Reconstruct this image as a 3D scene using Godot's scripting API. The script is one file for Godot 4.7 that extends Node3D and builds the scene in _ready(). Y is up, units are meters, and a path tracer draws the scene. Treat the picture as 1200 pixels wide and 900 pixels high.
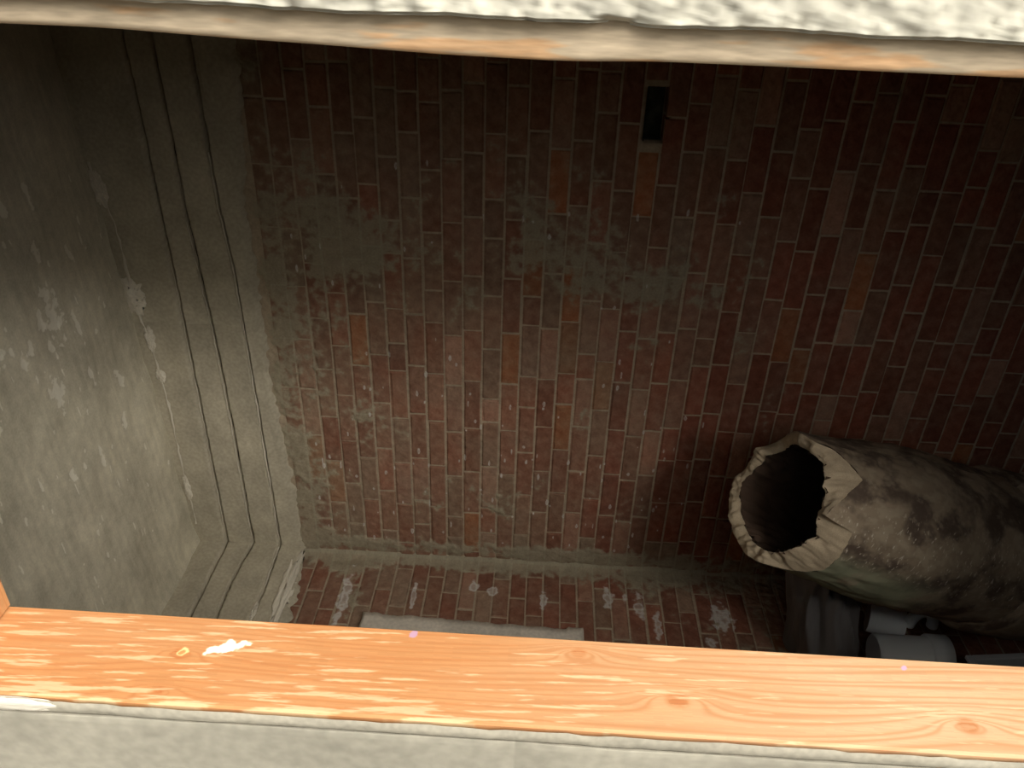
extends Node3D
# A brick-lined pit seen through a timber-framed opening, looking down at a broken flue pipe.

const FLOOR := -0.055      # top of the floor bricks
const PITCH := 0.0723      # course width of the soldier-laid bricks
const BL := 0.213          # brick length
const JOINT := 0.009
const XL := -1.47          # left wall at the floor
const XR := 2.3           # right wall
const ZF := 2.088          # inner face of the front wall
const ZO := 2.2            # outer face of the front wall
const YC := 2.66           # ceiling of the pit
const U0 := -1.6           # baked maps of the back wall and floor start here
const US := 3.92
const VS := 2.75

var rng := RandomNumberGenerator.new()
var names := {}
var M := {}
var mud_w: PackedByteArray
var mud_f: PackedByteArray
var MW := 1368
var MH := 990

# ---------------------------------------------------------------- helpers
func numbered(n: String) -> String:
	if not names.has(n):
		names[n] = 0
		return n
	names[n] += 1
	return "%s_%03d" % [n, names[n]]

func tag(o: Node, label := "", category := "", group := "", kind := "") -> void:
	if label: o.set_meta("label", label)
	if category: o.set_meta("category", category)
	if group: o.set_meta("group", group)
	if kind: o.set_meta("kind", kind)

func thing(called: String, label: String, category: String, at := Vector3.ZERO, kind := "") -> Node3D:
	var o := Node3D.new()
	o.name = numbered(called)
	add_child(o, true)
	o.position = at
	tag(o, label, category, "", kind)
	return o

func obj(called: String, mesh: Mesh, mat: Material, parent: Node, label := "", kind := "") -> MeshInstance3D:
	var m := MeshInstance3D.new()
	m.name = called if parent != self else numbered(called)
	m.mesh = mesh
	m.material_override = mat
	m.cast_shadow = GeometryInstance3D.SHADOW_CASTING_SETTING_ON
	parent.add_child(m, true)
	if label: m.set_meta("label", label)
	if kind: m.set_meta("kind", kind)
	return m

func mat(c: Color, rough := 0.9) -> StandardMaterial3D:
	var m := StandardMaterial3D.new()
	m.albedo_color = c
	m.roughness = rough
	m.metallic_specular = 0.3
	return m

func noise(seed_: int, freq: float, oct := 4, type := FastNoiseLite.TYPE_SIMPLEX_SMOOTH) -> FastNoiseLite:
	var n := FastNoiseLite.new()
	n.seed = seed_
	n.frequency = freq
	n.noise_type = type
	n.fractal_octaves = oct
	return n

func noise_bytes(n: FastNoiseLite, w: int, h: int) -> PackedByteArray:
	var im := n.get_image(w, h, false, false, false)
	im.convert(Image.FORMAT_L8)
	return im.get_data()

func tex(w: int, h: int, bytes: PackedByteArray) -> ImageTexture:
	var im := Image.create_from_data(w, h, false, Image.FORMAT_RGB8, bytes)
	im.generate_mipmaps()
	return ImageTexture.create_from_image(im)

func bump(n: FastNoiseLite, w: int, h: int, scale: float) -> ImageTexture:
	var im := n.get_image(w, h, false, false, false)
	im.convert(Image.FORMAT_RGBA8)
	im.bump_map_to_normal_map(scale)
	return ImageTexture.create_from_image(im)

func lerp_pts(pts: Array, t: float) -> float:          # piecewise linear through [[t, value], ...]
	if t <= pts[0][0]: return pts[0][1]
	for i in range(1, pts.size()):
		if t <= pts[i][0]:
			var k: float = (t - pts[i - 1][0]) / (pts[i][0] - pts[i - 1][0])
			return lerpf(pts[i - 1][1], pts[i][1], k)
	return pts[-1][1]

func from_arrays(v: PackedVector3Array, n: PackedVector3Array, uv: PackedVector2Array, ix: PackedInt32Array, tan := Vector3.ZERO) -> ArrayMesh:
	var a := []
	a.resize(Mesh.ARRAY_MAX)
	a[Mesh.ARRAY_VERTEX] = v
	a[Mesh.ARRAY_NORMAL] = n
	a[Mesh.ARRAY_TEX_UV] = uv
	if tan != Vector3.ZERO:
		var t := PackedFloat32Array()
		t.resize(v.size() * 4)
		for i in v.size():
			t[i * 4] = tan.x; t[i * 4 + 1] = tan.y; t[i * 4 + 2] = tan.z; t[i * 4 + 3] = 1.0
		a[Mesh.ARRAY_TANGENT] = t
	a[Mesh.ARRAY_INDEX] = ix
	var m := ArrayMesh.new()
	m.add_surface_from_arrays(Mesh.PRIMITIVE_TRIANGLES, a)
	return m

# a smooth sheet of nu x nv cells; f(u, v) gives the point, g(u, v, point) its uv; the normals look to the side of «out»
func sheet(nu: int, nv: int, f: Callable, g: Callable, out: Vector3, tan := Vector3.ZERO, centre = null) -> ArrayMesh:
	var v := PackedVector3Array()
	var n := PackedVector3Array()
	var uv := PackedVector2Array()
	var ix := PackedInt32Array()
	for j in nv + 1:
		for i in nu + 1:
			var p: Vector3 = f.call(float(i) / nu, float(j) / nv)
			v.append(p)
			uv.append(g.call(float(i) / nu, float(j) / nv, p))
	var w := nu + 1
	for j in nv + 1:
		for i in nu + 1:
			var du := v[j * w + mini(i + 1, nu)] - v[j * w + maxi(i - 1, 0)]
			var dv := v[mini(j + 1, nv) * w + i] - v[maxi(j - 1, 0) * w + i]
			var c := du.cross(dv).normalized()
			var o: Vector3 = out if centre == null else (v[j * w + i] - (centre as Vector3)) * out.x
			n.append(c if c.dot(o) >= 0 else -c)
	for j in nv:
		for i in nu:
			var a := j * w + i
			var c := (v[a + 1] - v[a]).cross(v[a + w] - v[a])
			if c.dot(n[a] + n[a + 1] + n[a + w]) < 0:
				ix.append_array([a, a + 1, a + w, a + 1, a + w + 1, a + w])
			else:
				ix.append_array([a, a + w, a + 1, a + 1, a + w, a + w + 1])
	return from_arrays(v, n, uv, ix, tan)

class Flat:                                             # collects flat-shaded polygons
	var v := PackedVector3Array()
	var n := PackedVector3Array()
	var uv := PackedVector2Array()
	var ix := PackedInt32Array()
	var map = null
	func face(p: Array, out: Vector3) -> void:
		var c: Vector3 = (p[1] - p[0]).cross(p[2] - p[0])
		if p.size() > 3: c += (p[2] - p[0]).cross(p[3] - p[0])
		c = c.normalized()
		var fl := c.dot(out) < 0
		var base := v.size()
		for q in p:
			v.append(q)
			n.append(-c if fl else c)
			uv.append(map.call(q) if map != null else Vector2(q.x + q.z * 0.7, q.y - q.z * 0.7))
		for k in range(1, p.size() - 1):
			if fl: ix.append_array([base, base + k, base + k + 1])
			else: ix.append_array([base, base + k + 1, base + k])
	func box(a: Vector3, b: Vector3, ch := 0.0) -> void:    # a box with chamfered edges
		var c := (a + b) * 0.5
		var h := (b - a) * 0.5
		var i := h - Vector3.ONE * ch
		for ax in 3:
			for s in [-1.0, 1.0]:
				var p := []
				for q in [[-1, -1], [1, -1], [1, 1], [-1, 1]]:
					var w := Vector3.ZERO
					w[ax] = h[ax] * s
					w[(ax + 1) % 3] = i[(ax + 1) % 3] * q[0]
					w[(ax + 2) % 3] = i[(ax + 2) % 3] * q[1]
					p.append(c + w)
				var o := Vector3.ZERO
				o[ax] = s
				face(p, o)
		if ch <= 0.0: return
		for ax in 3:
			var b1 := (ax + 1) % 3
			var b2 := (ax + 2) % 3
			for s1 in [-1.0, 1.0]:
				for s2 in [-1.0, 1.0]:
					var p := []
					for q in [[-1, 0], [1, 0], [1, 1], [-1, 1]]:
						var w := Vector3.ZERO
						w[ax] = i[ax] * q[0]
						w[b1] = (h[b1] if q[1] == 0 else i[b1]) * s1
						w[b2] = (i[b2] if q[1] == 0 else h[b2]) * s2
						p.append(c + w)
					var o := Vector3.ZERO
					o[b1] = s1; o[b2] = s2
					face(p, o)
		for s0 in [-1.0, 1.0]:
			for s1 in [-1.0, 1.0]:
				for s2 in [-1.0, 1.0]:
					var s := Vector3(s0, s1, s2)
					face([c + Vector3(h.x, i.y, i.z) * s, c + Vector3(i.x, h.y, i.z) * s, c + Vector3(i.x, i.y, h.z) * s], s)

func mesh_of(f: Flat, tan := Vector3.ZERO) -> ArrayMesh:
	return from_arrays(f.v, f.n, f.uv, f.ix, tan)

func box_mesh(a: Vector3, b: Vector3, ch := 0.0, map = null) -> ArrayMesh:
	var f := Flat.new()
	f.map = map
	f.box(a, b, ch)
	return mesh_of(f)

# a tube swept along points, each with a radius; ring-capped at both ends when closed
func tube(pts: Array, radii: Array, seg := 32, closed := true) -> ArrayMesh:
	var st := SurfaceTool.new()
	st.begin(Mesh.PRIMITIVE_TRIANGLES)
	var rings := []
	var side := Vector3.ZERO
	for i in pts.size():
		var d: Vector3 = (pts[mini(i + 1, pts.size() - 1)] - pts[maxi(i - 1, 0)]).normalized()
		if side == Vector3.ZERO:
			side = d.cross(Vector3.UP if absf(d.y) < 0.9 else Vector3.RIGHT).normalized()
		side = (side - d * d.dot(side)).normalized()
		var up := side.cross(d)
		var r := []
		for k in seg:
			var a := TAU * k / seg
			r.append(pts[i] + (side * cos(a) + up * sin(a)) * radii[i])
		rings.append(r)
	st.set_smooth_group(1)
	for i in pts.size() - 1:
		for k in seg:
			var l := (k + 1) % seg
			for p in [rings[i][k], rings[i][l], rings[i + 1][k], rings[i][l], rings[i + 1][l], rings[i + 1][k]]:
				st.add_vertex(p)
	if closed:
		st.set_smooth_group(-1)
		for e in [0, pts.size() - 1]:
			for k in seg:
				var l := (k + 1) % seg
				var q := [pts[e], rings[e][k], rings[e][l]] if e > 0 else [pts[e], rings[e][l], rings[e][k]]
				for p in q: st.add_vertex(p)
	st.generate_normals()
	return st.commit()

# ---------------------------------------------------------------- baked surface maps
# blobs: [x, y, radius_x, radius_y, weight]
const WALL_MUD := [[-0.71, 1.36, 0.14, 0.08, 0.6], [-0.62, 1.55, 0.16, 0.1, 0.45], [-0.42, 1.40, 0.16, 0.07, 0.4], [-0.8, 1.62, 0.12, 0.12, 0.4], [0.02, 1.45, 0.15, 0.09, 0.6], [-0.25, 1.2, 0.08, 0.1, 0.4], [0.4, 1.05, 0.08, 0.12, 0.35], [-0.6, 0.65, 0.15, 0.12, 0.35], [0.75, 1.1, 0.08, 0.1, 0.3],
	[0.2, 1.33, 0.22, 0.09, 0.5], [0.55, 1.33, 0.2, 0.1, 0.5], [0.6, 1.6, 0.12, 0.12, 0.3], [0.13, 1.62, 0.2, 0.12, 0.4], [-0.2, 1.75, 0.2, 0.15, 0.3],
	[-0.22, 0.29, 0.25, 0.09, 0.4], [-0.03, 0.42, 0.2, 0.09, 0.3], [0.2, 0.75, 0.03, 0.1, 0.5], [0.42, 0.33, 0.1, 0.12, 0.3], [-0.85, 0.8, 0.16, 0.6, 0.25],
	[0.62, 0.0, 0.5, 0.05, 0.5], [-0.2, 0.02, 0.9, 0.04, 0.75], [-0.97, 1.0, 0.05, 1.4, 0.5], [-0.9, 0.2, 0.12, 0.2, 0.4], [-0.75, 1.2, 0.2, 0.3, 0.3], [0.95, 0.82, 0.08, 0.1, 0.3]]
const FLOOR_MUD := [[-0.2, 0.0, 1.2, 0.055, 0.9], [-0.82, 0.06, 0.08, 0.08, 0.6], [-0.72, 0.3, 0.03, 0.3, 0.7], [1.0, 0.3, 0.5, 0.3, 0.3], [0.5, 0.1, 0.3, 0.06, 0.3], [-0.35, 0.12, 0.2, 0.07, 0.3]]
# lime marks: [x, y, half width, half length]; a pale crust left on the bricks
const FLOOR_LIME := [[-0.757, 0.25, 0.025, 0.16], [-0.465, 0.22, 0.012, 0.09], [-0.215, 0.15, 0.028, 0.035], [-0.125, 0.17, 0.028, 0.03], [0.09, 0.2, 0.018, 0.07],
	[0.365, 0.17, 0.026, 0.065], [0.44, 0.16, 0.012, 0.03], [0.495, 0.22, 0.026, 0.085], [0.565, 0.3, 0.02, 0.09], [0.78, 0.38, 0.022, 0.03], [0.84, 0.25, 0.05, 0.08]]

func bake(colors: Image, blobs: Array, lime: Array, seed_: int, mud_out: PackedByteArray, is_floor: bool) -> ImageTexture:
	var lw := MW / 8
	var lh := MH / 8
	var low := Image.create(lw, lh, false, Image.FORMAT_L8)
	for j in lh:
		for i in lw:
			var x := U0 + US * (i + 0.5) / lw
			var y := (VS * (j + 0.5) / lh) if is_floor else (YC - VS * (j + 0.5) / lh)
			var s := 0.0
			for b in blobs:
				var dx: float = (x - b[0]) / b[2]
				var dy: float = (y - b[1]) / b[3]
				s += b[4] * exp(-0.7 * (dx * dx + dy * dy))
			low.set_pixel(i, j, Color(minf(s, 1.0), 0, 0))
	low.resize(MW, MH, Image.INTERPOLATE_BILINEAR)
	var wt := low.get_data()
	var big := noise_bytes(noise(seed_, 0.012, 4), MW, MH)
	var fine := noise_bytes(noise(seed_ + 1, 0.055, 4), MW, MH)
	var grain := noise_bytes(noise(seed_ + 2, 0.3, 2), MW, MH)
	var px := colors.get_data()
	for i in MW * MH:
		var b := big[i] / 255.0
		var f := fine[i] / 255.0
		var g := grain[i] / 255.0
		var m := smoothstep(0.46, 0.74, wt[i] / 255.0 * 0.66 + b * 0.58 + (f - 0.5) * 0.55)
		mud_out[i] = int(m * 255)
		var k := 0.86 + f * 0.26 + (g - 0.5) * 0.14
		var film := clampf(lerpf(0.31, 0.12, smoothstep(-0.6, 0.9, U0 + US * (i % MW) / float(MW))) + (b - 0.45) * 0.6 + (f - 0.5) * 0.4, 0.03, 0.42)
		var e := maxf(m * 0.88, film)
		var q := 0.9 + (g - 0.5) * 0.12 + (f - 0.5) * 0.12
		px[i * 3] = int(clampf(lerpf(px[i * 3] * k, lerpf(146.0, 160.0, m) * q, e), 0, 255))
		px[i * 3 + 1] = int(clampf(lerpf(px[i * 3 + 1] * k, lerpf(134.0, 152.0, m) * q, e), 0, 255))
		px[i * 3 + 2] = int(clampf(lerpf(px[i * 3 + 2] * k, lerpf(116.0, 130.0, m) * q, e), 0, 255))
	# pale lime marks with ragged outlines
	for l in lime:
		var i0 := int((l[0] - l[2] * 1.6 - U0) / US * MW)
		var i1 := int((l[0] + l[2] * 1.6 - U0) / US * MW)
		var yy: float = l[1] if is_floor else YC - l[1]
		var j0 := int((yy - l[3] * 1.6) / VS * MH)
		var j1 := int((yy + l[3] * 1.6) / VS * MH)
		for j in range(maxi(j0, 0), mini(j1, MH)):
			for i in range(maxi(i0, 0), mini(i1, MW)):
				var dx: float = (U0 + US * (i + 0.5) / MW - l[0]) / l[2]
				var dy: float = (VS * (j + 0.5) / MH - yy) / l[3]
				var o := j * MW + i
				var r := sqrt(dx * dx + dy * dy) + (fine[o] - 128) / 255.0 * 1.6
				var a := (1.0 - smoothstep(0.6, 1.0, r)) * (0.62 + 0.38 * smoothstep(0.1, 0.55, r)) * 0.8
				px[o * 3] = int(lerpf(px[o * 3], 205, a))
				px[o * 3 + 1] = int(lerpf(px[o * 3 + 1], 204, a))
				px[o * 3 + 2] = int(lerpf(px[o * 3 + 2], 200, a))
	return tex(MW, MH, px)

func mud_at(m: PackedByteArray, x: float, t: float) -> float:    # t: distance down from the ceiling, or out from the back wall
	var i := clampi(int((x - U0) / US * MW), 0, MW - 1)
	var j := clampi(int(t / VS * MH), 0, MH - 1)
	var a := 0
	for q in [[0, 0], [4, 0], [-4, 0], [0, 4], [0, -4], [3, 3], [-3, 3], [3, -3], [-3, -3]]:
		a += m[clampi(j + q[1], 0, MH - 1) * MW + clampi(i + q[0], 0, MW - 1)]
	return a / 2295.0

func brick_tone(lean: float, grey := 0.0) -> Color:
	var r := rng.randf()
	var c := Color8(136, 92, 73).lerp(Color8(134, 78, 61), clampf(lean + rng.randf_range(-0.3, 0.3), 0, 1))
	if r < 0.05: c = Color8(158, 100, 68)
	elif r < 0.12: c = Color8(126, 80, 63)
	elif r < 0.24: c = Color8(156, 114, 94)
	var k := rng.randf_range(0.89, 1.09)
	c = Color(c.r * k, c.g * k, c.b * k)
	if rng.randf() < 0.14 + grey * 0.6:            # a skin of dried slurry left on this brick
		c = c.lerp(Color8(132, 116, 97), rng.randf_range(0.2, 0.4 + grey * 0.4))
	return c

func slurry(blobs: Array, x: float, y: float) -> float:
	var s := 0.0
	for b in blobs:
		var dx: float = (x - b[0]) / (b[2] * 1.5)
		var dy: float = (y - b[1]) / (b[3] * 1.5)
		s += b[4] * exp(-0.7 * (dx * dx + dy * dy))
	return minf(s, 1.0)

# brick layout of columns: [x0, x1, v0, v1]; v runs along the column
func layout(x_from: float, x_to: float, v_from: float, v_to: float, s: int) -> Array:
	rng.seed = s
	var out := []
	var first := ceili((x_from + 0.274) / PITCH)
	var last := floori((x_to + 0.274) / PITCH)
	for k in range(first, last):
		var x := -0.274 + k * PITCH
		var v := v_from - rng.randf_range(0.0, 0.06) - (0.11 if k % 2 == 0 else 0.0)
		while v < v_to:
			var len := BL if rng.randf() > 0.13 else BL * rng.randf_range(0.46, 0.72)
			var a := maxf(v, v_from)
			var b := minf(v + len, v_to)
			if b - a > 0.03:
				var j := rng.randf_range(-0.0015, 0.0015)
				out.append([x + JOINT * 0.5 + j, x + PITCH - JOINT * 0.5 + j, a, b])
			v += len + JOINT
	return out

func add_brick(f: Flat, b: Array, at: Callable, out: Vector3, side_u: Vector3, side_v: Vector3) -> void:
	var c := rng.randf_range(0.003, 0.006)
	var h := rng.randf_range(-0.0015, 0.0025)
	var tilt := rng.randf_range(-0.0015, 0.0015)
	var d := -0.03
	var uu := [b[0], b[0] + c, b[1] - c, b[1]]
	var vv := [b[2], b[2] + c, b[3] - c, b[3]]
	var j := []
	for k in 4: j.append(Vector2(rng.randf_range(-0.0018, 0.0018), rng.randf_range(-0.0025, 0.0025)))
	var q := [[0, 0], [1, 0], [1, 1], [0, 1]]
	var top := []; var edge := []; var low := []
	for k in 4:
		var iu: int = q[k][0]
		var iv: int = q[k][1]
		var hh := h + (tilt if iv == 1 else -tilt)
		top.append(at.call(uu[2 if iu else 1] + j[k].x, vv[2 if iv else 1] + j[k].y, hh))
		edge.append(at.call(uu[3 if iu else 0] + j[k].x, vv[3 if iv else 0] + j[k].y, hh - c * 0.8))
		low.append(at.call(uu[3 if iu else 0], vv[3 if iv else 0], d))
	f.face(top, out)
	var dirs := [-side_v, side_u, side_v, -side_u]
	for k in 4:
		var l := (k + 1) % 4
		f.face([edge[k], edge[l], top[l], top[k]], out * 1.0 + dirs[k])
		f.face([low[k], low[l], edge[l], edge[k]], dirs[k])

# ---------------------------------------------------------------- the scene
func _ready() -> void:
	rng.seed = 11
	light_and_camera()
	outdoors()
	brick_wall_and_floor()
	left_wall()
	shell_walls()
	timber_frame()
	flue_pipe()
	clutter()

func light_and_camera() -> void:
	var cam := Camera3D.new()
	cam.name = "camera"
	cam.fov = rad_to_deg(2.0 * atan(450.0 / 950.0))
	cam.near = 0.02
	cam.transform = Transform3D(Basis(Vector3(0.998327, 0.030099, -0.049367), Vector3(-0.051364, 0.853706, -0.518216), Vector3(0.026547, 0.519885, 0.853824)), Vector3(0, 2.53, 2.69))
	add_child(cam)
	cam.current = true
	var sky := ProceduralSkyMaterial.new()
	sky.sky_top_color = Color(0.80, 0.83, 0.86)
	sky.sky_horizon_color = Color(0.86, 0.86, 0.84)
	sky.ground_bottom_color = Color(0.35, 0.33, 0.3)
	sky.ground_horizon_color = Color(0.6, 0.59, 0.56)
	sky.sun_angle_max = 1.0
	sky.energy_multiplier = 0.9
	var env := Environment.new()
	env.background_mode = Environment.BG_SKY
	env.sky = Sky.new()
	env.sky.sky_material = sky
	env.tonemap_mode = Environment.TONE_MAPPER_LINEAR
	env.tonemap_exposure = 1.17
	env.sdfgi_enabled = true
	env.ssao_enabled = true
	env.ssil_enabled = true
	var we := WorldEnvironment.new()
	we.name = "environment"
	we.environment = env
	add_child(we)
	var sun := DirectionalLight3D.new()          # the sun behind thin cloud: a broad, soft source
	sun.name = "hazy_sun"
	var el := deg_to_rad(43.0)
	var az := deg_to_rad(46.0)                   # from the right of the opening
	var to := Vector3(sin(az) * cos(el), sin(el), cos(az) * cos(el))
	add_child(sun)
	sun.look_at_from_position(to * 10.0, Vector3.ZERO, Vector3.UP)
	sun.light_color = Color(1.0, 0.975, 0.93)
	sun.light_energy = 2.7
	sun.light_angular_distance = 44.0
	sun.shadow_enabled = true

func outdoors() -> void:
	var g := obj("ground", box_mesh(Vector3(-8, 0.75, ZO + 0.001), Vector3(8, 0.9, 9.0), 0.01), mat(Color8(120, 116, 108)), self)
	tag(g, "grey concrete yard outside the framed opening", "ground", "", "structure")
	# the yard wall behind the photographer
	var w := obj("yard_wall", box_mesh(Vector3(-8, 0.9, 6.2), Vector3(8, 3.2, 6.4), 0.01), mat(Color8(150, 140, 125)), self)
	tag(w, "plain rendered yard wall facing the framed opening", "wall", "", "structure")

func plane_uv(p: Vector3) -> Vector2:
	return Vector2((p.x - U0) / US, (YC - p.y) / VS)

func floor_uv(p: Vector3) -> Vector2:
	return Vector2((p.x - U0) / US, p.z / VS)

func brick_wall_and_floor() -> void:
	var wall := thing("wall_back", "far brick wall of the pit, bricks standing on end in upright courses with grey mortar smears", "wall", Vector3.ZERO, "structure")
	var flr := thing("floor", "brick pit floor with pale lime marks at the foot of the far wall", "floor", Vector3.ZERO, "structure")
	var mortar := Color8(172, 155, 132)
	var wb := layout(-1.02, XR - 0.01, FLOOR, YC, 5)
	var hole := [0.316, 0.381, 1.842, 2.006]            # a brick is missing here
	var cols := Image.create(MW, MH, false, Image.FORMAT_RGB8)
	cols.fill(mortar)
	var keep := []
	for b in wb:
		if b[0] < hole[1] - 0.02 and b[1] > hole[0] + 0.02:
			if b[2] >= hole[2] - 0.03 and b[3] <= hole[3] + 0.03: continue
			if b[2] < hole[3] and b[3] > hole[2]:
				if (b[2] + b[3]) * 0.5 < (hole[2] + hole[3]) * 0.5: b[3] = hole[2] - 0.004
				else: b[2] = hole[3] + 0.004
				if b[3] - b[2] < 0.03: continue
		keep.append(b)
	wb = keep
	for b in wb:
		var x0 := int((b[0] - U0) / US * MW)
		var x1 := int((b[1] - U0) / US * MW + 0.5)
		var y0 := int((YC - b[3]) / VS * MH)
		var y1 := int((YC - b[2]) / VS * MH + 0.5)
		cols.fill_rect(Rect2i(x0, y0, x1 - x0, y1 - y0), brick_tone(smoothstep(-0.2, 0.9, b[0]), slurry(WALL_MUD, (b[0] + b[1]) * 0.5, (b[2] + b[3]) * 0.5)))
	cols.fill_rect(Rect2i(int((hole[0] - U0) / US * MW), int((YC - hole[3]) / VS * MH), int(0.065 / US * MW), int(0.164 / VS * MH)), Color8(34, 38, 30))
	var flecks := []                                    # small drops of lime splashed over the wall
	rng.seed = 707
	for k in 150:
		flecks.append([rng.randf_range(-0.9, 0.7), rng.randf_range(0.05, 0.85) if k < 115 else rng.randf_range(0.85, 1.8), rng.randf_range(0.003, 0.006), rng.randf_range(0.005, 0.018)])
	mud_w = PackedByteArray(); mud_w.resize(MW * MH)
	var mw := mud_w
	M.wall = mat(Color.WHITE, 0.92)
	M.wall.albedo_texture = bake(cols, WALL_MUD, flecks, 21, mw, false)
	mud_w = mw
	M.wall.normal_enabled = true
	M.wall.normal_texture = bump(noise(77, 0.09, 4), 1024, 768, 3.0)
	M.wall.normal_scale = 0.6

	var hn := noise(3, 14.0, 3)
	var up := func(u: float, v: float, h: float): return Vector3(u, v, h)
	var w0 := -1.1
	var w1 := XR
	obj("backing", box_mesh(Vector3(-1.75, FLOOR - 0.2, -0.25), Vector3(XR + 0.2, YC + 0.1, -0.07)), mat(mortar), wall)
	obj("mortar_bed", sheet(330, 280, func(u: float, v: float):
		var x := lerpf(w0, w1, u)
		var y := lerpf(FLOOR - 0.02, YC, v)
		var m := mud_at(mud_w, x, YC - y)
		var z := -0.0035 + hn.get_noise_2d(x, y) * 0.0025 + smoothstep(0.5, 0.95, m) * 0.0075
		if x > hole[0] - 0.004 and x < hole[1] + 0.004 and y > hole[2] and y < hole[3]: z = -0.065
		return Vector3(x, y, z), func(u: float, v: float, p: Vector3): return plane_uv(p), Vector3.BACK, Vector3.RIGHT), M.wall, wall)
	var eye := Vector3(0.25, 2.0, 2.6)
	wb.sort_custom(func(a, b): return rank(a, true, eye) < rank(b, true, eye))
	rng.seed = 91
	var rest := Flat.new()
	rest.map = plane_uv
	for i in wb.size():
		var f := Flat.new() if i < 300 else rest
		f.map = plane_uv
		add_brick(f, wb[i], up, Vector3.BACK, Vector3.RIGHT, Vector3.UP)
		if i < 300: obj("brick", mesh_of(f, Vector3.RIGHT), M.wall, wall)
	obj("brick_remainder", mesh_of(rest, Vector3.RIGHT), M.wall, wall, "", "stuff")

	# floor
	var fb := layout(-1.0, XR - 0.01, 0.012, ZF, 8)
	cols.fill(mortar)
	for b in fb:
		var x0 := int((b[0] - U0) / US * MW)
		var x1 := int((b[1] - U0) / US * MW + 0.5)
		var y0 := int(b[2] / VS * MH)
		var y1 := int(b[3] / VS * MH + 0.5)
		cols.fill_rect(Rect2i(x0, y0, x1 - x0, y1 - y0), brick_tone(0.4, slurry(FLOOR_MUD, (b[0] + b[1]) * 0.5, (b[2] + b[3]) * 0.5)))
	var mf := PackedByteArray(); mf.resize(MW * MH)
	M.floor = mat(Color.WHITE, 0.9)
	M.floor.albedo_texture = bake(cols, FLOOR_MUD, FLOOR_LIME, 34, mf, true)
	mud_f = mf
	M.floor.normal_enabled = true
	M.floor.normal_texture = M.wall.normal_texture
	M.floor.normal_scale = 0.6
	obj("ground_slab", box_mesh(Vector3(-1.8, FLOOR - 0.3, -0.07), Vector3(XR + 0.2, FLOOR - 0.06, ZO)), mat(mortar), flr)
	obj("mortar_bed", sheet(330, 200, func(u: float, v: float):
		var x := lerpf(w0, w1, u)
		var z := lerpf(-0.02, ZF, v)
		var m := mud_at(mud_f, x, z)
		return Vector3(x, FLOOR - 0.0035 + hn.get_noise_2d(x + 9, z) * 0.0025 + smoothstep(0.5, 0.95, m) * 0.0075 + 0.03 * exp(-maxf(z, 0) / 0.012), z)
		, func(u: float, v: float, p: Vector3): return floor_uv(p), Vector3.UP, Vector3.RIGHT), M.floor, flr)
	fb.sort_custom(func(a, b): return rank(a, false, eye) < rank(b, false, eye))
	rest = Flat.new()
	rest.map = floor_uv
	var at := func(u: float, v: float, h: float): return Vector3(u, FLOOR + h, v)
	for i in fb.size():
		var one: bool = fb[i][2] < 0.62 and i < 300
		var f := Flat.new() if one else rest
		f.map = floor_uv
		add_brick(f, fb[i], at, Vector3.UP, Vector3.RIGHT, Vector3.BACK)
		if one: obj("brick", mesh_of(f, Vector3.RIGHT), M.floor, flr)
	obj("brick_remainder", mesh_of(rest, Vector3.RIGHT), M.floor, flr, "", "stuff")
	# ragged mortar fillet along the foot of the wall
	var en := noise(15, 9.0, 4)
	obj("mortar_fillet", sheet(260, 10, func(u: float, v: float):
		var x := lerpf(-1.0, XR, u)
		var r := 0.022 + en.get_noise_1d(x) * 0.02
		var a := v * PI * 0.5
		return Vector3(x, FLOOR - 0.004 + (r + 0.012) * (1 - cos(a)) + en.get_noise_2d(x * 3, v) * 0.004, -0.004 + (r + 0.014) * (1 - sin(a)) + en.get_noise_2d(x * 3, v + 7) * 0.004)
		, func(u: float, v: float, p: Vector3): return Vector2(p.x * 3, p.y * 3 + p.z * 3), Vector3(0, 1, 1)), plaster_mat(Color8(164, 152, 134), 5), flr)
	plaster_strips(wall, flr)

func rank(b: Array, up: bool, eye: Vector3) -> float:     # bricks outside the frame come last
	var x: float = (b[0] + b[1]) * 0.5
	var v: float = (b[2] + b[3]) * 0.5
	var p := Vector3(x, v, 0) if up else Vector3(x, FLOOR, v)
	var far := eye.distance_to(p)
	if up and (v > 2.1 or x > 1.5 + 0.2 * (1.0 - v)): far += 5.0
	if not up and v > 0.55: far += 5.0
	return far

func plaster_mat(c: Color, s: int) -> StandardMaterial3D:   # cement render: cloudy grey with fine pits
	var w := 512
	var a := noise_bytes(noise(s, 0.01, 5), w, w)
	var b := noise_bytes(noise(s + 1, 0.12, 3), w, w)
	var px := PackedByteArray()
	px.resize(w * w * 3)
	for i in w * w:
		var k := 0.86 + a[i] / 255.0 * 0.2 + (b[i] / 255.0 - 0.5) * 0.16
		px[i * 3] = int(clampf(c.r * 255 * k, 0, 255))
		px[i * 3 + 1] = int(clampf(c.g * 255 * k, 0, 255))
		px[i * 3 + 2] = int(clampf(c.b * 255 * k, 0, 255))
	var m := mat(Color.WHITE, 0.93)
	m.albedo_texture = tex(w, w, px)
	return m

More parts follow.
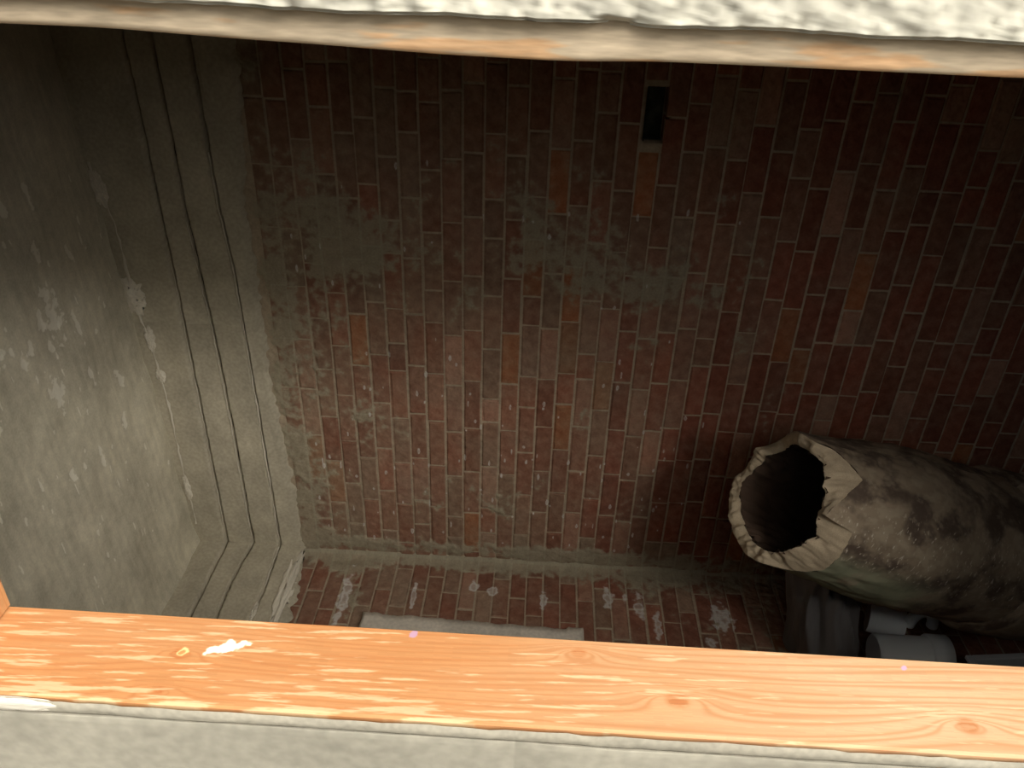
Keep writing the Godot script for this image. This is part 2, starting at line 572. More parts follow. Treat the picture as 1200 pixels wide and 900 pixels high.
# grey render runs in upright bands over the left end of the brick wall and on across the floor
func plaster_strips(wall: Node3D, flr: Node3D) -> void:
	var pm := plaster_mat(Color8(174, 166, 147), 61)
	var pale := plaster_mat(Color8(205, 198, 182), 71)
	var nz := noise(19, 6.0, 4)
	var fine := noise(20, 30.0, 3)
	# edges of the bands on the wall, as x at heights
	var e := [[[0.0, -1.53], [2.7, -1.62]], [[0.0, -1.333], [1.3, -1.33], [2.7, -1.35]], [[0.0, -1.217], [0.7, -1.219], [1.1, -1.226], [1.5, -1.245], [2.7, -1.26]],
		[[0.0, -1.094], [0.7, -1.098], [1.34, -1.106], [1.56, -1.124], [2.7, -1.14]], [[0.05, -0.99], [0.32, -1.0], [0.63, -1.018], [0.91, -1.035], [1.31, -1.026], [1.53, -1.04], [1.97, -0.99], [2.7, -0.99]]]
	var ef := [[[0.0, -1.53], [2.1, -1.53]], [[0.0, -1.335], [2.1, -1.34]], [[-0.06, -1.217], [0.25, -1.24], [0.43, -1.235], [2.1, -1.24]], [[0.0, -1.098], [0.24, -1.089], [0.4, -1.09], [2.1, -1.08]], [[0.0, -0.985], [0.25, -0.951], [0.41, -0.941], [2.1, -0.93]]]
	obj("render_backing", box_mesh(Vector3(-1.66, FLOOR, -0.08), Vector3(-1.06, YC, -0.004)), mat(Color8(70, 64, 54)), wall)
	obj("render_backing", box_mesh(Vector3(-1.66, FLOOR - 0.06, -0.004), Vector3(-0.985, FLOOR + 0.005, ZF)), mat(Color8(70, 64, 54)), flr)
	var gap := [0.0, 0.0005, 0.0016, 0.0004, 0.0]
	for k in 4:
		var h0: float = [0.018, 0.016, 0.0165, 0.013][k]
		var tiltb: float = [0.002, -0.002, 0.003, -0.004][k]
		for part in 2:
			var ed: Array = e if part == 0 else ef
			var f := func(u: float, v: float):
				var t := lerpf(FLOOR, YC, v) if part == 0 else lerpf(0.0, ZF, v)
				var rag := 0.004 if k < 3 else 0.02
				var gl: float = gap[k] * clampf(0.7 - smoothstep(0.9, 1.5, t) * 0.7 + nz.get_noise_2d(t * 0.8, k * 5.0) * 3.0, 0.0, 2.4)
				var gr: float = gap[k + 1] * clampf(0.7 - smoothstep(0.9, 1.5, t) * 0.7 + nz.get_noise_2d(t * 0.8, k * 5.0 + 5.0) * 3.0, 0.0, 2.4)
				var a := lerp_pts(ed[k], t) + gl + fine.get_noise_2d(t, k * 3.0) * 0.004
				var b := lerp_pts(ed[k + 1], t) - gr + fine.get_noise_2d(t, k * 3.0 + 3.0) * 0.004 + (nz.get_noise_2d(t * 3.0, 50.0) * rag if k == 3 else 0.0)
				var uu := clampf((u - 0.06) / 0.88, 0.0, 1.0)
				var x := lerpf(a, b, uu)
				var edge := minf(u, 1.0 - u)
				var h := h0 + tiltb * (uu - 0.5) * 2.0 + nz.get_noise_2d(x * 1.5, t) * 0.005 + fine.get_noise_2d(x, t) * 0.0012
				if k == 3: h -= 0.006 * smoothstep(0.7, 1.0, uu)
				if edge < 0.055: h = -0.002
				elif edge < 0.09: h -= 0.002
				return Vector3(x, t, h) if part == 0 else Vector3(x, FLOOR + 0.035 * (1.0 - 0.3 * smoothstep(0.0, 0.5, t)) + h, t)
			var g := func(u: float, v: float, p: Vector3): return Vector2(p.x * 0.9, (p.y + p.z) * 0.9)
			obj("render_band", sheet(20, 150, f, g, Vector3.BACK if part == 0 else Vector3.UP), pm, wall if part == 0 else flr)
	# pale raised ridges of mortar squeezed out along two of the joints
	for r in [[3, 0.0025, 0.05, 1.75], [0, 0.004, 0.1, 1.7], [1, 0.0015, 0.1, 1.35], [2, 0.0015, 0.05, 1.5]]:
		for part in 2:
			var pts := []
			var rad := []
			for i in 70:
				var t := lerpf(r[2], r[3], i / 69.0) if part == 0 else lerpf(0.01, 0.6, i / 69.0)
				var a: float
				if r[0] == 0:
					a = lerp_pts([[0.15, -1.455], [0.43, -1.461], [0.73, -1.459], [1.0, -1.473], [1.15, -1.5], [1.48, -1.505], [1.66, -1.545], [2.0, -1.565]], t) if part == 0 else -1.475
				else:
					a = lerp_pts((e if part == 0 else ef)[r[0]], t)
				a += fine.get_noise_2d(t, 80.0 + r[0]) * 0.005
				var hh := 0.021
				pts.append(Vector3(a, t, hh) if part == 0 else Vector3(a, FLOOR + 0.05 - 0.01 * smoothstep(0, 0.5, t), t + 0.02))
				rad.append(maxf(r[1] * (0.9 + nz.get_noise_2d(t * 2.0, 30.0 + r[0]) * 1.6), 0.0004))
			if part == 0 or r[0] == 3: obj("mortar_ridge", tube(pts, rad, 8), pale, wall if part == 0 else flr)
	# ragged pale mortar left in the corner
	for q in [[-1.51, 1.2, 0.05, 0.07], [-1.475, 1.02, 0.02, 0.05], [-1.54, 1.6, 0.03, 0.06], [-1.465, 0.86, 0.018, 0.03], [-1.46, 0.3, 0.015, 0.06]]:
		obj("mortar_patch", blob(Vector3(q[0], q[1], 0.016), Vector3(q[2], q[3], 0.012), 40 + int(q[1] * 100)), pale, wall)
	for q in [[-1.49, 0.08, 0.02, 0.1], [-1.0, 0.26, 0.03, 0.2], [-1.09, 0.4, 0.012, 0.05]]:
		obj("mortar_patch", blob(Vector3(q[0], FLOOR + 0.035, q[1]), Vector3(q[2], 0.018, q[3]), 60 + int(q[1] * 100)), pale, flr)

func blob(c: Vector3, r: Vector3, s: int, amp := 0.6, freq := 1.6) -> ArrayMesh:    # a ragged lump
	var n := noise(s, freq, 4)
	return sheet(36, 20, func(u: float, v: float):
		var a := TAU * u
		var b := PI * (v - 0.5)
		var d := Vector3(cos(b) * cos(a), sin(b), cos(b) * sin(a))
		return c + d * r * (1.0 + n.get_noise_3dv(d) * amp)
		, func(u: float, v: float, _p: Vector3): return Vector2(u * 0.3, v * 0.3), Vector3.RIGHT, Vector3.ZERO, c)

func left_x(y: float) -> float:
	return XL - 0.05 * clampf(y, 0.0, 2.7)

func left_wall() -> void:
	var wall := thing("wall_left", "grey rendered side wall on the left with pale flaking patches", "wall", Vector3.ZERO, "structure")
	var w := 900
	var h := 1100
	var big := noise_bytes(noise(101, 0.006, 5), w, h)
	var fine := noise_bytes(noise(102, 0.05, 4), w, h)
	var grain := noise_bytes(noise(103, 0.25, 2), w, h)
	var streak := noise_bytes(noise(104, 0.02, 3), w * 3, h / 3 + 1)
	var px := PackedByteArray()
	px.resize(w * h * 3)
	var flake := PackedByteArray()
	flake.resize(w * h)
	for j in h:
		for i in w:
			var o := j * w + i
			var b := big[o] / 255.0
			var f := fine[o] / 255.0
			var g := grain[o] / 255.0
			var s := streak[(j / 3) * w * 3 + i * 3] / 255.0
			var k := 0.84 + b * 0.22 + (f - 0.5) * 0.1 + (g - 0.5) * 0.1 + (s - 0.5) * 0.12
			px[o * 3] = int(clampf(200 * k, 0, 255))
			px[o * 3 + 1] = int(clampf(193 * k, 0, 255))
			px[o * 3 + 2] = int(clampf(172 * k, 0, 255))
	# patches where the skin of the render has come away: [z, y, half width, half height]
	rng.seed = 404
	var fl := [[0.449, 1.33, 0.035, 0.075], [0.516, 1.352, 0.016, 0.04], [0.552, 1.1, 0.03, 0.06], [0.75, 1.36, 0.035, 0.05], [0.43, 1.53, 0.014, 0.03], [0.27, 1.48, 0.012, 0.03],
		[0.644, 1.27, 0.015, 0.03], [0.86, 1.16, 0.03, 0.03], [0.36, 1.06, 0.012, 0.03], [0.6, 1.3, 0.012, 0.02], [0.35, 1.25, 0.01, 0.05], [0.5, 1.25, 0.012, 0.035], [0.62, 0.82, 0.012, 0.025], [0.25, 0.8, 0.015, 0.03], [0.2, 0.95, 0.02, 0.03], [0.45, 0.78, 0.01, 0.04], [0.5, 1.72, 0.012, 0.05], [0.6, 1.75, 0.01, 0.05], [0.38, 1.7, 0.008, 0.04]]
	for k in 90:
		fl.append([rng.randf_range(0.05, 1.0), rng.randf_range(0.3, 1.75), rng.randf_range(0.002, 0.007), rng.randf_range(0.004, 0.022)])
	for q in fl:
		var i0 := int((q[0] - q[2] * 2.0) / 2.1 * w)
		var i1 := int((q[0] + q[2] * 2.0) / 2.1 * w) + 1
		var j0 := int((YC - q[1] - q[3] * 2.0) / VS * h)
		var j1 := int((YC - q[1] + q[3] * 2.0) / VS * h) + 1
		for j in range(maxi(j0, 0), mini(j1, h)):
			for i in range(maxi(i0, 0), mini(i1, w)):
				var o := j * w + i
				var dx: float = (2.1 * (i + 0.5) / w - q[0]) / q[2]
				var dy: float = (YC - VS * (j + 0.5) / h - q[1]) / q[3]
				var r := sqrt(dx * dx + dy * dy) + (fine[o] - 128) / 255.0 * 3.0
				if r < 1.0:
					var a := 0.62 * (1.0 - smoothstep(0.82, 1.0, r))
					flake[o] = int(255 * a)
					px[o * 3] = int(lerpf(px[o * 3], 234, a))
					px[o * 3 + 1] = int(lerpf(px[o * 3 + 1], 230, a))
					px[o * 3 + 2] = int(lerpf(px[o * 3 + 2], 216, a))
	var m := mat(Color.WHITE, 0.93)
	m.albedo_texture = tex(w, h, px)
	var n := noise(105, 2.5, 4)
	var n2 := noise(106, 25.0, 3)
	obj("render_skin", sheet(150, 200, func(u: float, v: float):
		var z := lerpf(-0.02, ZF, u)
		var y := lerpf(FLOOR - 0.02, YC, v)
		var fk := flake[clampi(int((YC - y) / VS * h), 0, h - 1) * w + clampi(int(z / 2.1 * w), 0, w - 1)] / 255.0
		return Vector3(left_x(y) + n.get_noise_2d(z, y) * 0.012 + n2.get_noise_2d(z, y) * 0.0012 - fk * 0.003 + 0.02 * exp(-maxf(y - FLOOR - 0.04, 0.0) / 0.04), y, z)
		, func(u: float, v: float, p: Vector3): return Vector2(clampf(p.z / 2.1, 0, 1), (YC - p.y) / VS), Vector3.RIGHT), m, wall)
	obj("masonry", box_mesh(Vector3(-2.0, FLOOR - 0.3, -0.25), Vector3(-1.66, YC + 0.1, ZO)), mat(Color8(120, 114, 100)), wall)

func shell_walls() -> void:
	var rough := plaster_mat(Color8(112, 94, 78), 131)
	var r := obj("wall_right", box_mesh(Vector3(XR, FLOOR - 0.3, -0.25), Vector3(XR + 0.3, YC + 0.1, ZO)), rough, self)
	tag(r, "dark side wall at the right end of the pit", "wall", "", "structure")
	var c := obj("ceiling", box_mesh(Vector3(-2.0, YC, -0.25), Vector3(XR + 0.3, YC + 0.2, ZO)), mat(Color8(110, 100, 88)), self)
	tag(c, "shadowed flat ceiling over the pit", "ceiling", "", "structure")
	# front wall, built round the opening
	var w := thing("wall_front", "thick front wall round the opening, white roughcast above and grey render below", "wall", Vector3.ZERO, "structure")
	var grey := plaster_mat(Color8(132, 129, 118), 141)
	var x0 := -0.553 - 0.045
	var x1 := 1.8 + 0.045
	obj("wall_core", box_mesh(Vector3(-2.0, FLOOR - 0.06, ZF), Vector3(XR + 0.3, 1.812, ZO - 0.004)), grey, w)
	obj("wall_core", box_mesh(Vector3(-2.0, 2.492, ZF), Vector3(XR + 0.3, 4.2, ZO - 0.004)), grey, w)
	obj("wall_core", box_mesh(Vector3(-2.0, 1.812, ZF), Vector3(x0, 2.492, ZO - 0.004)), grey, w)
	obj("wall_core", box_mesh(Vector3(x1, 1.812, ZF), Vector3(XR + 0.3, 2.492, ZO - 0.004)), grey, w)
	var n := noise(150, 5.0, 3)
	var n2 := noise(151, 60.0, 3)
	# smooth render below the sill; its top edge ends in a thin open crack under the mortar strip
	obj("smooth_render", sheet(220, 60, func(u: float, v: float):
		var x := lerpf(-1.2, 2.3, u)
		var v2 := pow(v, 3.0)
		var top := 1.8275 + n2.get_noise_1d(x * 0.3) * 0.001 + n.get_noise_1d(x) * 0.0015
		var y := lerpf(top, 0.9, v2)
		var z := ZO + 0.002 + n.get_noise_2d(x, y) * 0.002 + n2.get_noise_2d(x, y) * 0.0004
		if v < 0.02: z = ZO - 0.012
		elif v < 0.2: z -= 0.0015 * (0.2 - v) / 0.2
		return Vector3(x, y, z), func(u: float, v: float, p: Vector3): return Vector2(p.x * 0.8, p.y * 0.8), Vector3.BACK), grey, w)
	var strip := plaster_mat(Color8(138, 134, 122), 161)
	obj("mortar_strip", sheet(220, 8, func(u: float, v: float):
		var x := lerpf(-1.0, 2.25, u)
		var top := 1.8487 + n2.get_noise_1d(x * 0.6 + 4) * 0.0022
		var y := lerpf(top, 1.829 + n.get_noise_1d(x) * 0.0012, v)
		return Vector3(x, y, ZO + 0.001 + 0.0035 * sin(PI * clampf(v * 0.8 + 0.2, 0, 1)) + n2.get_noise_2d(x, y) * 0.0008 - (0.01 if v > 0.99 else 0.0))
		, func(u: float, v: float, p: Vector3): return Vector2(p.x * 1.5, p.y * 1.5), Vector3.BACK), strip, w)
	obj("mortar_flake", blob(Vector3(-0.49, 1.842, ZO + 0.003), Vector3(0.05, 0.0085, 0.004), 171, 0.3, 1.2), plaster_mat(Color8(176, 172, 160), 165), w)
	# white roughcast above the head of the frame
	var white := plaster_mat(Color8(160, 158, 147), 181)
	var rc := noise(182, 62.0, 4)
	var rc2 := noise(183, 9.0, 3)
	var ed := noise(184, 14.0, 4)
	obj("roughcast", sheet(560, 90, func(u: float, v: float):
		var x := lerpf(-0.9, 2.2, u)
		var low := 2.4690 + ed.get_noise_1d(x) * 0.0016 - x * 0.008
		var y := lerpf(low, 2.9, v * v)
		var z := ZO + 0.011 + rc.get_noise_2d(x, y * 0.7) * 0.0038 + rc2.get_noise_2d(x, y) * 0.0018
		z -= 0.009 * exp(-pow((x - 0.036) / 0.011, 4.0)) * (1.0 - smoothstep(2.471, 2.4745, y + ed.get_noise_1d(x * 3.0) * 0.002))
		if v < 0.012: z = ZO - 0.002
		elif v < 0.06: z -= 0.003
		return Vector3(x, y, z), func(u: float, v: float, p: Vector3): return Vector2(p.x * 1.2, p.y * 1.2), Vector3.BACK), white, w)

func timber_frame() -> void:
	var fr := thing("window_1", "weathered orange pine frame of the opening into the brick pit", "window frame", Vector3.ZERO, "structure")
	# the sill board's face, worked out over x -0.62..1.34, across z
	var w := 2048
	var h := 128
	var x0 := -0.62
	var xs := 2.47
	var warp := noise(201, 0.9, 2)
	var gr := noise(202, 1.0, 2)
	var fibre := noise_bytes(noise(203, 0.25, 3), w / 8, h * 4)
	var scuff := noise(204, 1.0, 4)
	var knots := [[-0.348, 2.138, 0.009], [-0.352, 2.185, 0.007], [0.062, 2.108, 0.008], [0.158, 2.158, 0.012], [0.439, 2.167, 0.010], [0.82, 2.13, 0.011], [1.1, 2.15, 0.008]]
	var px := PackedByteArray()
	px.resize(w * h * 3)
	for j in h:
		for i in w:
			var x := x0 + xs * (i + 0.5) / w
			var z := 2.088 + 0.112 * (j + 0.5) / h
			# growth rings run along the board and bend round the knots
			var bend := 0.0
			var kn := 0.0
			for k in knots:
				var dx: float = x - k[0]
				var dz: float = z - k[1]
				var d2 := dx * dx * 0.12 + dz * dz
				var rr: float = k[2] * k[2]
				bend += rr * 2.6 / (d2 + rr * 0.9) * 0.010
				kn = maxf(kn, 1.0 - smoothstep(0.55, 1.05, sqrt(dx * dx * 0.7 + dz * dz) / k[2]))
			var t := (z - 2.08) + 0.02 * x + bend + warp.get_noise_2d(x * 1.3, z * 4.0) * 0.016
			var ring := 0.5 + 0.5 * sin(t * 760.0 + gr.get_noise_2d(x * 2.0, t * 60.0) * 4.0)
			ring = pow(ring, 2.5)
			var fb := fibre[(j * 4) * (w / 8) + i / 8] / 255.0
			var sc := smoothstep(0.2, 0.42, scuff.get_noise_2d(x * 9.0, z * 130.0 + x * 6.0) + 0.22 * smoothstep(2.17, 2.2, z) * smoothstep(0.15, -0.1, x) + 0.16 * smoothstep(0.1, -0.3, x) - 0.15 + scuff.get_noise_2d(x * 2.5 + 60.0, z * 12.0) * 0.35)
			var pale := smoothstep(-0.15, 0.4, x) * 0.8 + smoothstep(-0.5, 0.4, warp.get_noise_2d(x * 3.0 + 40.0, z * 9.0)) * 0.16
			var c := Color8(164, 115, 73).lerp(Color8(178, 148, 116), clampf(pale, 0, 1))
			c = c.lerp(Color8(146, 88, 50), ring * 0.34 * (0.55 + fb))
			c = c.lerp(Color8(150, 84, 44), kn * (0.55 if ring > 0.4 else 0.3))
			c = c.lerp(Color8(192, 170, 136), sc * 0.65)
			var k2 := 0.94 + (fb - 0.5) * 0.14
			var o := (j * w + i) * 3
			px[o] = int(clampf(c.r * 255 * k2, 0, 255))
			px[o + 1] = int(clampf(c.g * 255 * k2, 0, 255))
			px[o + 2] = int(clampf(c.b * 255 * k2, 0, 255))
	# one pale plaster splash, and two small violet crayon dots on the inner edge: [x, z, half width, half depth, colour]
	var dots := [[-0.304, 2.128, 0.018, 0.009, Color8(226, 222, 212)], [-0.29, 2.122, 0.01, 0.006, Color8(226, 222, 212)], [-0.114, 2.095, 0.004, 0.005, Color8(150, 122, 150)], [0.401, 2.101, 0.004, 0.003, Color8(160, 135, 165)], [-0.348, 2.138, 0.0062, 0.0062, Color8(214, 178, 126)], [-0.348, 2.138, 0.0038, 0.0038, Color8(160, 104, 62)]]
	var dn := noise(207, 60.0, 3)
	for q in dots:
		for j in h:
			for i in range(int((q[0] - q[2] * 2 - x0) / xs * w), int((q[0] + q[2] * 2 - x0) / xs * w)):
				var x := x0 + xs * (i + 0.5) / w
				var z := 2.088 + 0.112 * (j + 0.5) / h
				var r: float = Vector2((x - q[0]) / q[2], (z - q[1] + (x - q[0]) * 0.35) / q[3]).length() + dn.get_noise_2d(x, z) * 0.6
				var a := (1.0 - smoothstep(0.75, 1.0, r)) * 0.85
				var o := (j * w + i) * 3
				px[o] = int(lerpf(px[o], q[4].r * 255, a))
				px[o + 1] = int(lerpf(px[o + 1], q[4].g * 255, a))
				px[o + 2] = int(lerpf(px[o + 2], q[4].b * 255, a))
	var wood := mat(Color.WHITE, 0.62)
	wood.albedo_texture = tex(w, h, px)
	var ws := 0.0
	var wn := noise(208, 4.0, 3)
	var board := Flat.new()
	board.map = func(p: Vector3): return Vector2((p.x - x0) / xs, clampf((p.z - 2.088) / 0.112, 0.005, 0.995))
	board.box(Vector3(-0.615, 1.812, 2.0885), Vector3(1.835, 1.85, 2.1985), 0.0025)
	obj("sill_board", mesh_of(board), wood, fr, "orange pine sill board with knots and pale scuffs")
	var jm := func(p: Vector3): return Vector2((p.y - 1.85) * 0.4 + 0.05, clampf((p.z - 2.088 + absf(p.x + 0.553 if p.x < 0.0 else p.x - 1.8)) / 0.165, 0.005, 0.995))
	obj("jamb_board", box_mesh(Vector3(-0.603, 1.851, 2.0885), Vector3(-0.553, 2.447, 2.1985), 0.003, jm), wood, fr)
	obj("jamb_board", box_mesh(Vector3(1.8, 1.851, 2.0885), Vector3(1.845, 2.447, 2.1985), 0.003, jm), wood, fr)
	# head board: wood under a skim of old plaster, wavy lower edge
	var hw := 1024
	var hh := 64
	var sn := noise(211, 1.0, 4)
	var hp := PackedByteArray()
	hp.resize(hw * hh * 3)
	for j in hh:
		for i in hw:
			var x := x0 + xs * (i + 0.5) / hw
			var t := (j + 0.5) / hh                       # 0 at the top
			var cover := smoothstep(-0.1, 0.25, sn.get_noise_2d(x * 9.0, t * 1.6) + 0.95 - t * 0.95)
			var g2 := 0.5 + 0.5 * sin(t * 26.0 + x * 14.0 + sn.get_noise_2d(x * 5.0, t * 2.0) * 5.0)
			var c := Color8(180, 148, 114).lerp(Color8(164, 130, 96), g2 * 0.5)
			c = c.lerp(Color8(164, 152, 132), cover * 0.9)
			var o := (j * hw + i) * 3
			var k := 0.95 + sn.get_noise_2d(x * 40.0, t * 8.0) * 0.12
			hp[o] = int(clampf(c.r * 255 * k, 0, 255)); hp[o + 1] = int(clampf(c.g * 255 * k, 0, 255)); hp[o + 2] = int(clampf(c.b * 255 * k, 0, 255))
	var head := mat(Color.WHITE, 0.8)
	head.albedo_texture = tex(hw, hh, hp)
	var hb := func(u: float, v: float):
		var x := lerpf(-0.615, 1.835, u)
		var low := 2.4485 + 0.006 * smoothstep(-0.01, -0.3, x) + wn.get_noise_1d(x) * 0.0012 - 0.0012 * exp(-pow((x) / 0.05, 2.0))
		# section: inner bottom edge, bottom face, rounded arris, front face
		var s := [[0.0, 2.0885], [0.45, 2.195], [0.5, 2.1978], [0.55, 2.2], [1.0, 2.2]]
		var z := lerp_pts(s, v)
		var y := low
		if v > 0.45: y = low + lerp_pts([[0.45, 0.0], [0.5, 0.0008], [0.55, 0.003], [1.0, 0.044]], v)
		return Vector3(x, y, z + wn.get_noise_2d(x * 4.0, y * 30.0) * 0.0006)
	obj("head_board", sheet(240, 30, hb, func(u: float, v: float, p: Vector3): return Vector2((p.x - x0) / xs, clampf(1.0 - (p.y - 2.446) / 0.028, 0.01, 0.99)), Vector3(0, -1, 1)), head, fr, "pine head board smeared with cream plaster")
	obj("head_core", box_mesh(Vector3(-0.615, 2.457, 2.0885), Vector3(1.835, 2.492, 2.1975)), head, fr)

func flue_pipe() -> void:
	var base := Vector3(0.782, 0.904, 0.62)                 # centre of the broken mouth
	var d := Vector3(0.875, -0.385, -0.245).normalized()
	var e1 := (Vector3.UP - d * d.y).normalized()
	var e2 := d.cross(e1).normalized()
	var L := 1.2
	var t := thing("broken_pipe", "thick broken flue pipe leaning against the far wall, jagged mouth facing left", "pipe")
	var ro := func(s: float): return 0.218 + 0.058 * smoothstep(0.0, 0.55, s)
	var thick := 0.042
	var jn := noise(301, 1.6, 4)
	# how far back the outer and inner skins are broken, by degrees round the mouth (0 top, 90 towards the viewer)
	var so := [[0, 0.02], [4, 0.075], [31, 0.145], [52, 0.06], [66, 0.012], [69, 0.05], [73, 0.13], [95, 0.135], [115, 0.145], [138, 0.09], [150, 0.02], [165, 0.01], [181, 0.015], [212, 0.008], [232, 0.008], [249, 0.015], [258, 0.045], [269, 0.045], [282, 0.03], [288, 0.07], [300, 0.085], [320, 0.055], [335, 0.02], [345, 0.0], [360, 0.02]]
	var si := [[0, 0.04], [13, 0.06], [37, 0.035], [54, 0.035], [73, 0.03], [91, 0.06], [102, 0.04], [125, 0.03], [151, 0.03], [180, 0.03], [206, 0.03], [224, 0.025], [248, 0.015], [260, 0.04], [268, 0.055], [287, 0.055], [300, 0.09], [330, 0.045], [345, 0.03], [360, 0.04]]
	var dir := func(a: float): return e1 * cos(a) + e2 * sin(a)
	var rim_o := func(u: float): return lerp_pts(so, u * 360.0) + jn.get_noise_2d(cos(TAU * u) * 4.0, sin(TAU * u) * 4.0) * 0.007
	var rim_i := func(u: float): return lerp_pts(si, u * 360.0) + jn.get_noise_2d(cos(TAU * u) * 3.0 + 20.0, sin(TAU * u) * 3.0) * 0.012
	# skin of soot, glaze and greenish damp
	var w := 768
	var h := 512
	var big := noise_bytes(noise(311, 0.012, 5), w, h)
	var fin := noise_bytes(noise(312, 0.045, 4), w, h)
	var drip := noise_bytes(noise(313, 0.06, 3), w, h)
	var px := PackedByteArray()
	px.resize(w * h * 3)
	for j in h:
		for i in w:
			var o := j * w + i
			var a := big[o] / 255.0
			var f := fin[o] / 255.0
			var s := j / float(h)
			var u := i / float(w)
			var green := smoothstep(0.24, 0.3, u) * (1.0 - smoothstep(0.42, 0.46, u)) * (1.0 - smoothstep(0.35, 0.55, s)) * smoothstep(0.3, 0.5, a + 0.1)
			var c := Color8(146, 130, 110).lerp(Color8(88, 75, 65), smoothstep(0.36, 0.72, a + (f - 0.5) * 0.35))
			c = c.lerp(Color8(172, 158, 136), smoothstep(0.5, 0.75, f + (0.5 - a) * 0.6) * 0.5)
			c = c.lerp(Color8(138, 144, 118), green * 0.75)
			var dr := drip[(j * 3 % h) * w + i] / 255.0
			c = c.lerp(Color8(208, 198, 180), smoothstep(0.7, 0.78, dr) * smoothstep(0.12, 0.17, u) * (1.0 - smoothstep(0.25, 0.3, u)) * 0.8)
			px[o * 3] = int(c.r * 255); px[o * 3 + 1] = int(c.g * 255); px[o * 3 + 2] = int(c.b * 255)
	var skin := mat(Color.WHITE, 0.7)
	skin.albedo_texture = tex(w, h, px)
	var on := noise(321, 5.0, 4)
	obj("outer_skin", sheet(180, 60, func(u: float, v: float):
		var a := TAU * u
		var s := lerpf(rim_o.call(u), L, v)
		return base + d * s + dir.call(a) * (ro.call(s) + on.get_noise_3dv(dir.call(a) + d * s * 2.0) * 0.008)
		, func(u: float, v: float, p: Vector3): return Vector2(u, clampf((p - base).dot(d) / L, 0, 1)), Vector3.RIGHT, Vector3.ZERO, base + d * 0.6), skin, t)
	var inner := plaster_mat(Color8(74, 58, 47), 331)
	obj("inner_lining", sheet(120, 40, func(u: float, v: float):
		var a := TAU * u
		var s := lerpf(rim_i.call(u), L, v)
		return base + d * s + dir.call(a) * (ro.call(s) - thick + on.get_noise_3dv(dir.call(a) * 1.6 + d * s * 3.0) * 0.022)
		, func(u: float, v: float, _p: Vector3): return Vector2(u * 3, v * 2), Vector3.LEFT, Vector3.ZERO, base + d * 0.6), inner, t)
	var clay := plaster_mat(Color8(186, 168, 142), 341)
	obj("fracture", sheet(260, 10, func(u: float, v: float):
		var a := TAU * u
		var s: float = lerpf(rim_o.call(u), rim_i.call(u), v)
		var bulge := sin(PI * v) * 0.006 + on.get_noise_3dv(dir.call(a) * 1.5 + d * v * 0.25) * 0.012 * sin(PI * v)
		var r: float = lerpf(ro.call(rim_o.call(u)), ro.call(rim_i.call(u)) - thick, v) 
		return base + d * (s - bulge) + dir.call(a) * r
		, func(u: float, v: float, _p: Vector3): return Vector2(u * 4, v * 0.3), -d), clay, t, "pale tan broken edge of the mouth")
	# the wide collar at the far end and its open end
	var cs := [[0.93, 0.275], [0.945, 0.298], [0.97, 0.306], [1.16, 0.306], [1.2, 0.3], [1.2, 0.236]]
	obj("collar", sheet(96, 40, func(u: float, v: float):
		var k := v * (cs.size() - 1)
		var i := mini(int(k), cs.size() - 2)
		var s: float = lerpf(cs[i][0], cs[i + 1][0], k - i)
		var r: float = lerpf(cs[i][1], cs[i + 1][1], k - i)
		var a := TAU * u
		return base + d * s + dir.call(a) * (r + on.get_noise_3dv(dir.call(a) + d * s * 2.0) * 0.006)
		, func(u: float, v: float, _p: Vector3): return Vector2(u, 0.55 + v * 0.3), Vector3.RIGHT, Vector3.ZERO, base + d * 1.06), skin, t)

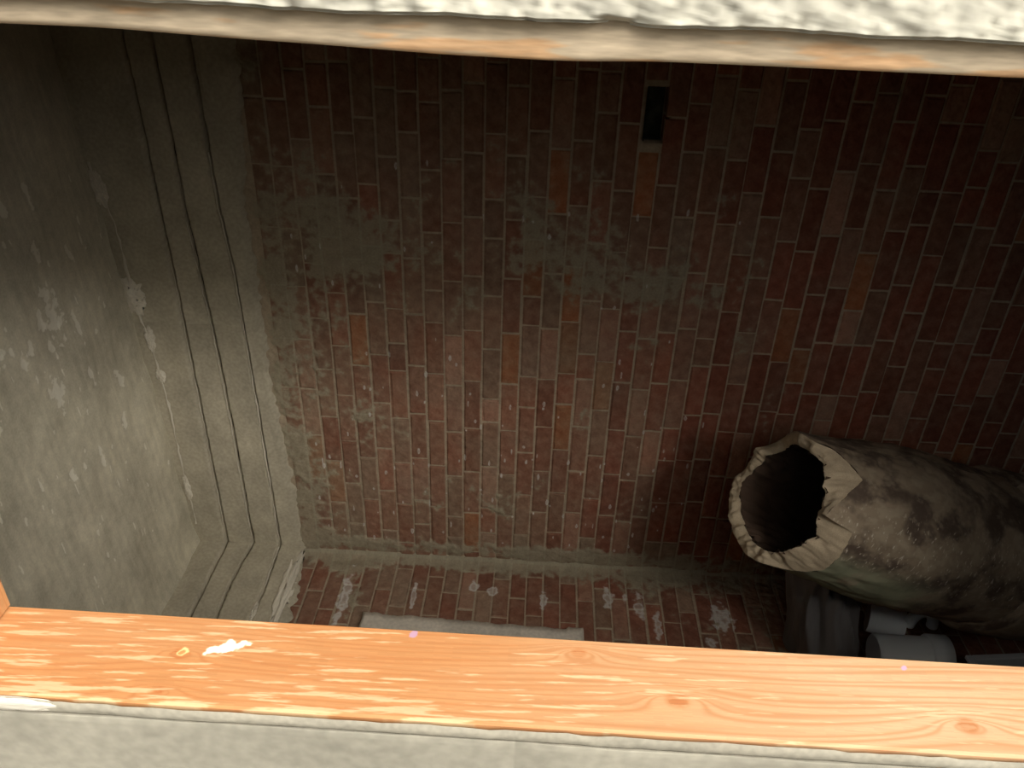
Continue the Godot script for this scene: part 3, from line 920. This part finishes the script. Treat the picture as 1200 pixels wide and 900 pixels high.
func clutter() -> void:
	# thin cement slab against the near side of the floor
	var sn := noise(401, 12.0, 3)
	var slab := obj("cement_slab", sheet(80, 24, func(u: float, v: float):
		var x0 := -0.66 + sn.get_noise_1d(v * 0.4) * 0.01
		var x := lerpf(x0, 0.258, clampf((u - 0.02) / 0.96, 0, 1))
		var zb := 0.345 + 0.03 * (x + 0.66) / 0.9 + sn.get_noise_1d(x) * 0.008 + (0.016 if x > 0.19 else 0.0) * -1.0
		var z := lerpf(zb, 1.0, clampf((v - 0.03) / 0.94, 0, 1))
		var edge := minf(minf(u, 1 - u) / 0.02, minf(v, 1 - v) / 0.03)
		return Vector3(x, FLOOR + (0.026 + sn.get_noise_2d(x, z) * 0.002 if edge >= 0.99 else -0.003), z)
		, func(u: float, v: float, p: Vector3): return Vector2(p.x * 0.8, p.z * 0.8), Vector3.UP), plaster_mat(Color8(214, 206, 192), 411), self)
	tag(slab, "pale grey cement slab lying on the brick floor below the sill", "slab")

	# crumpled dark grey sheeting heaped under the pipe
	var cr := noise(421, 1.5, 3)
	cr.fractal_type = FastNoiseLite.FRACTAL_RIDGED
	cr.fractal_octaves = 2
	cr.fractal_gain = 0.35
	var c := Vector3(1.18, FLOOR + 0.2, 0.40)
	var heap := obj("plastic_sheeting", sheet(90, 60, func(u: float, v: float):
		var a := TAU * u
		var b := PI * (v - 0.5)
		var q := Vector3(cos(b) * cos(a), sin(b), cos(b) * sin(a))
		var k := 1.0 + cr.get_noise_3dv(Vector3(q.x * 0.9, q.y * 0.35 + q.x * 0.3, q.z * 0.9) * 0.8) * 0.34
		var p := c + q * Vector3(0.115, 0.29, 0.15) * k
		p.x -= 0.05 * smoothstep(0.0, 0.4, p.y)
		p.y = maxf(p.y, FLOOR + 0.002)
		var pd := Vector3(0.875, -0.385, -0.245).normalized()
		var ax := Vector3(0.782, 0.904, 0.62)
		ax += pd * (p - ax).dot(pd)
		if p.distance_to(ax) < 0.292: p = ax + (p - ax).normalized() * 0.292
		return p
		, func(u: float, v: float, _p: Vector3): return Vector2(u, v), Vector3.RIGHT, Vector3.ZERO, c), mat(Color8(108, 105, 104), 0.4), self)
	tag(heap, "crumpled dark grey plastic sheeting heaped under the broken pipe", "sheeting")

	var pvc := mat(Color8(236, 238, 236), 0.4)
	var p1 := thing("drain_pipe", "short light grey plastic drain pipe with a socket collar, lying below the broken pipe", "pipe")
	var y := 0.06
	obj("barrel", tube([Vector3(1.36, y, 0.49), Vector3(1.365, y, 0.49), Vector3(1.58, y, 0.49)], [0.07, 0.075, 0.075]), pvc, p1)
	obj("socket_collar", tube([Vector3(1.56, y, 0.49), Vector3(1.565, y, 0.49), Vector3(1.635, y, 0.49), Vector3(1.635, y, 0.49), Vector3(1.575, y, 0.49)], [0.076, 0.085, 0.085, 0.076, 0.07], 32, false), pvc, p1)
	var p2 := thing("pipe_elbow", "light grey plastic pipe bend arching up behind the lying drain pipe", "pipe")
	var pts := []
	var rad := []
	for i in 25:
		var a := PI * i / 24.0
		pts.append(Vector3(1.58 - 0.045 * cos(a), 0.09 + 0.075 * sin(a), 0.36))
		rad.append(0.022)
	obj("bend", tube(pts, rad, 20), pvc, p2)
	obj("stub", tube([Vector3(1.40, 0.06, 0.30), Vector3(1.53, 0.06, 0.34)], [0.06, 0.06]), pvc, p2)
	var tub := thing("plastic_tub", "shallow pale grey plastic tub at the right end behind the sill", "tub", Vector3(1.88, FLOOR + 0.002, 0.66))
	var tm := mat(Color8(205, 205, 205), 0.5)
	var f := Flat.new()
	f.box(Vector3(-0.18, 0, -0.14), Vector3(0.18, 0.012, 0.14), 0.003)
	for q in [[-0.18, -0.168, -0.14, 0.14], [0.168, 0.18, -0.14, 0.14], [-0.168, 0.168, -0.14, -0.128], [-0.168, 0.168, 0.128, 0.14]]:
		f.box(Vector3(q[0], 0.01, q[2]), Vector3(q[1], 0.17, q[3]), 0.002)
	obj("body", mesh_of(f), tm, tub)
	var lip := Flat.new()
	for q in [[-0.192, -0.166, -0.152, 0.152], [0.166, 0.192, -0.152, 0.152], [-0.166, 0.166, -0.152, -0.126], [-0.166, 0.166, 0.126, 0.152]]:
		lip.box(Vector3(q[0], 0.165, q[2]), Vector3(q[1], 0.183, q[3]), 0.004)
	obj("rim", mesh_of(lip), tm, tub)
	tub.rotation.y = 0.12
